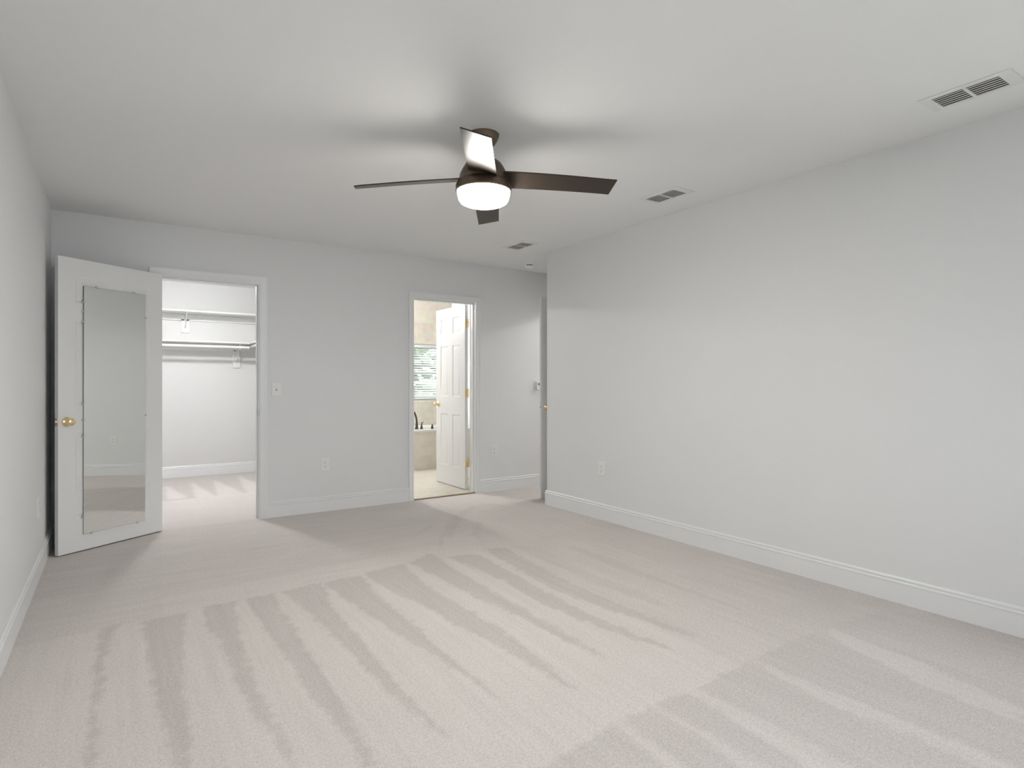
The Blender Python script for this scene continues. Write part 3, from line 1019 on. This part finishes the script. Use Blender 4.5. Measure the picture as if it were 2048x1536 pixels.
fc = empty('tub_faucet', (3.436, 7.50, 0.545))
tag(fc, 'dark bronze gooseneck faucet with lever handles on the tub deck', 'faucet')
path, rad = [], []
for k in range(15):
    t = k / 14
    if t < 0.25:
        path.append((0, 0, 0.0 + t * 0.36))
        rad.append(0.026 - t * 0.052)
    else:
        u = (t - 0.25) / 0.75
        a = u * PI * 0.95
        path.append((-0.062 + 0.062 * math.cos(a) - 0.02 * u, 0.01 * u, 0.10 + 0.04 * min(u * 3, 1) + 0.105 * math.sin(a)))
        rad.append(0.013)
MB().tube(path, rad, 16).build('spout', M['faucet'], fc)


def handle(x, y):
    return MB().lathe([(0.0, 0.0), (0.020, 0.0), (0.018, 0.014), (0.010, 0.045), (0.0085, 0.06), (0.0, 0.066)], 20, Matrix.Translation((x, y, 0)))


handle(0.072, 0.0).tube([(0.072, 0, 0.052), (0.074, 0, 0.074), (0.084, 0, 0.088), (0.098, 0, 0.094)], [0.009, 0.009, 0.007, 0.005], 10).build('handle', M['faucet'], fc)
handle(0.210, -0.05).build('handle', M['faucet'], fc)


def window(name, axis, a0, a1, z0, z1, p, out, label):
    """double-hung window; axis 'x' or 'y', p = middle plane of the frame"""
    root = empty(name)
    struct(root, label, 'window')

    def bx(mb, a, b, c, d, t):
        mb.box(a, b, p - t, p + t, c, d) if axis == 'x' else mb.box(p - t, p + t, a, b, c, d)
    f = MB()
    w = 0.045
    bx(f, a0, a0 + w, z0, z1, 0.035)
    bx(f, a1 - w, a1, z0, z1, 0.035)
    bx(f, a0 + w, a1 - w, z0, z0 + w, 0.035)
    bx(f, a0 + w, a1 - w, z1 - w, z1, 0.035)
    bx(f, a0 + w, a1 - w, (z0 + z1) / 2 - 0.02, (z0 + z1) / 2 + 0.02, 0.025)
    f.build('window_frame', M['vinyl'], root, bevel=0.002)
    for q0, q1 in ((z0 + w, (z0 + z1) / 2 - 0.02), ((z0 + z1) / 2 + 0.02, z1 - w)):
        g = MB()
        bx(g, a0 + w, a1 - w, q0, q1, 0.002)
        g.build('glass_pane', M['glass'], root)
    return root


window('window_1', 'x', *BATH_WIN, BB + 0.105, 1, 'white bathroom window behind the blind')
for i, q in enumerate(NEAR_WIN):
    window('window_%d' % (i + 2), 'x', *q, NEAR - 0.07, -1, ('wide', 'narrow')[i] + ' white window added unseen in the near wall for daylight')
window('window_4', 'y', *RIGHT_WIN[0], R + 0.07, 1, 'unseen white window added in the right wall to light the left wall')

wb = empty('window_blind', ((BATH_WIN[0] + BATH_WIN[1]) / 2, BB + 0.035, BATH_WIN[3]))
tag(wb, 'white slatted blind in the bathroom window', 'window blind')
hw = (BATH_WIN[1] - BATH_WIN[0]) / 2 - 0.004
MB().box(-hw, hw, -0.028, 0.028, -0.045, -0.001).build('headrail', M['slat'], wb, bevel=0.003)
mb = MB()
n = 21
for k in range(n):
    z = -0.062 - k * 0.0355
    mb.loft([[(x, -0.021, z - 0.010), (x, 0.0, z + 0.0015), (x, 0.021, z + 0.010), (x, 0.021, z + 0.0115), (x, 0.0, z + 0.003), (x, -0.021, z - 0.0085)] for x in (-hw, hw)])
mb.build('slats', M['slat'], wb)
MB().box(-hw, hw, -0.024, 0.024, -0.834, -0.812).build('bottom_rail', M['slat'], wb, bevel=0.003)
for x in (-hw * 0.6, hw * 0.6):
    MB().tube([(x, -0.024, -0.04), (x, -0.024, -0.82)], 0.0012, 6).build('ladder_cord', M['slat'], wb)

# ------------------------------------------------------------------ outdoors
gp = MB()
gp.box(-30, 40, -30, 45, -3.3, -3.2)
tag(gp.build('ground', M['ground_grey']), 'grey lawn outside below the windows', 'ground', kind='structure')


def tree(x, y, h, r, seed, label):
    rr = random.Random(seed)
    root = empty('tree', (x, y, -3.19))
    tag(root, label, 'tree', 'trees outside the bathroom window')
    MB().tube([(0, 0, 0), (0.05, 0.02, h * 0.3), (0.0, 0.05, h * 0.62), (0.1, 0, h * 0.8)], [0.2, 0.16, 0.12, 0.05], 10).build('trunk', M['bark'], root)
    mb = MB()
    for k in range(300):
        th, ph = rr.uniform(0, 2 * PI), math.acos(rr.uniform(-1, 1))
        q = r * rr.uniform(0.35, 1.0)
        p = Vector((q * math.sin(ph) * math.cos(th), q * math.sin(ph) * math.sin(th), h * 0.62 + q * 1.15 * math.cos(ph)))
        s = rr.uniform(0.18, 0.36)
        m = Matrix.Translation(p) @ Matrix.Rotation(rr.uniform(0, 6), 4, (rr.random(), rr.random(), 0.3)) @ Matrix.Diagonal((s, s * 0.7, s * 0.45, 1))
        bmesh.ops.create_icosphere(mb.bm, subdivisions=1, radius=1.0, matrix=m)
    mb.build('foliage', M['leaf'], root)


tree(5.6, 15.5, 6.6, 2.4, 1, 'leafy tree outside the bathroom window, nearest to its left edge')
tree(11.2, 17.0, 6.4, 2.6, 2, 'leafy tree outside the bathroom window, farther right')
tree(9.0, 23.5, 7.0, 2.8, 3, 'leafy tree outside the bathroom window, farthest from the house')
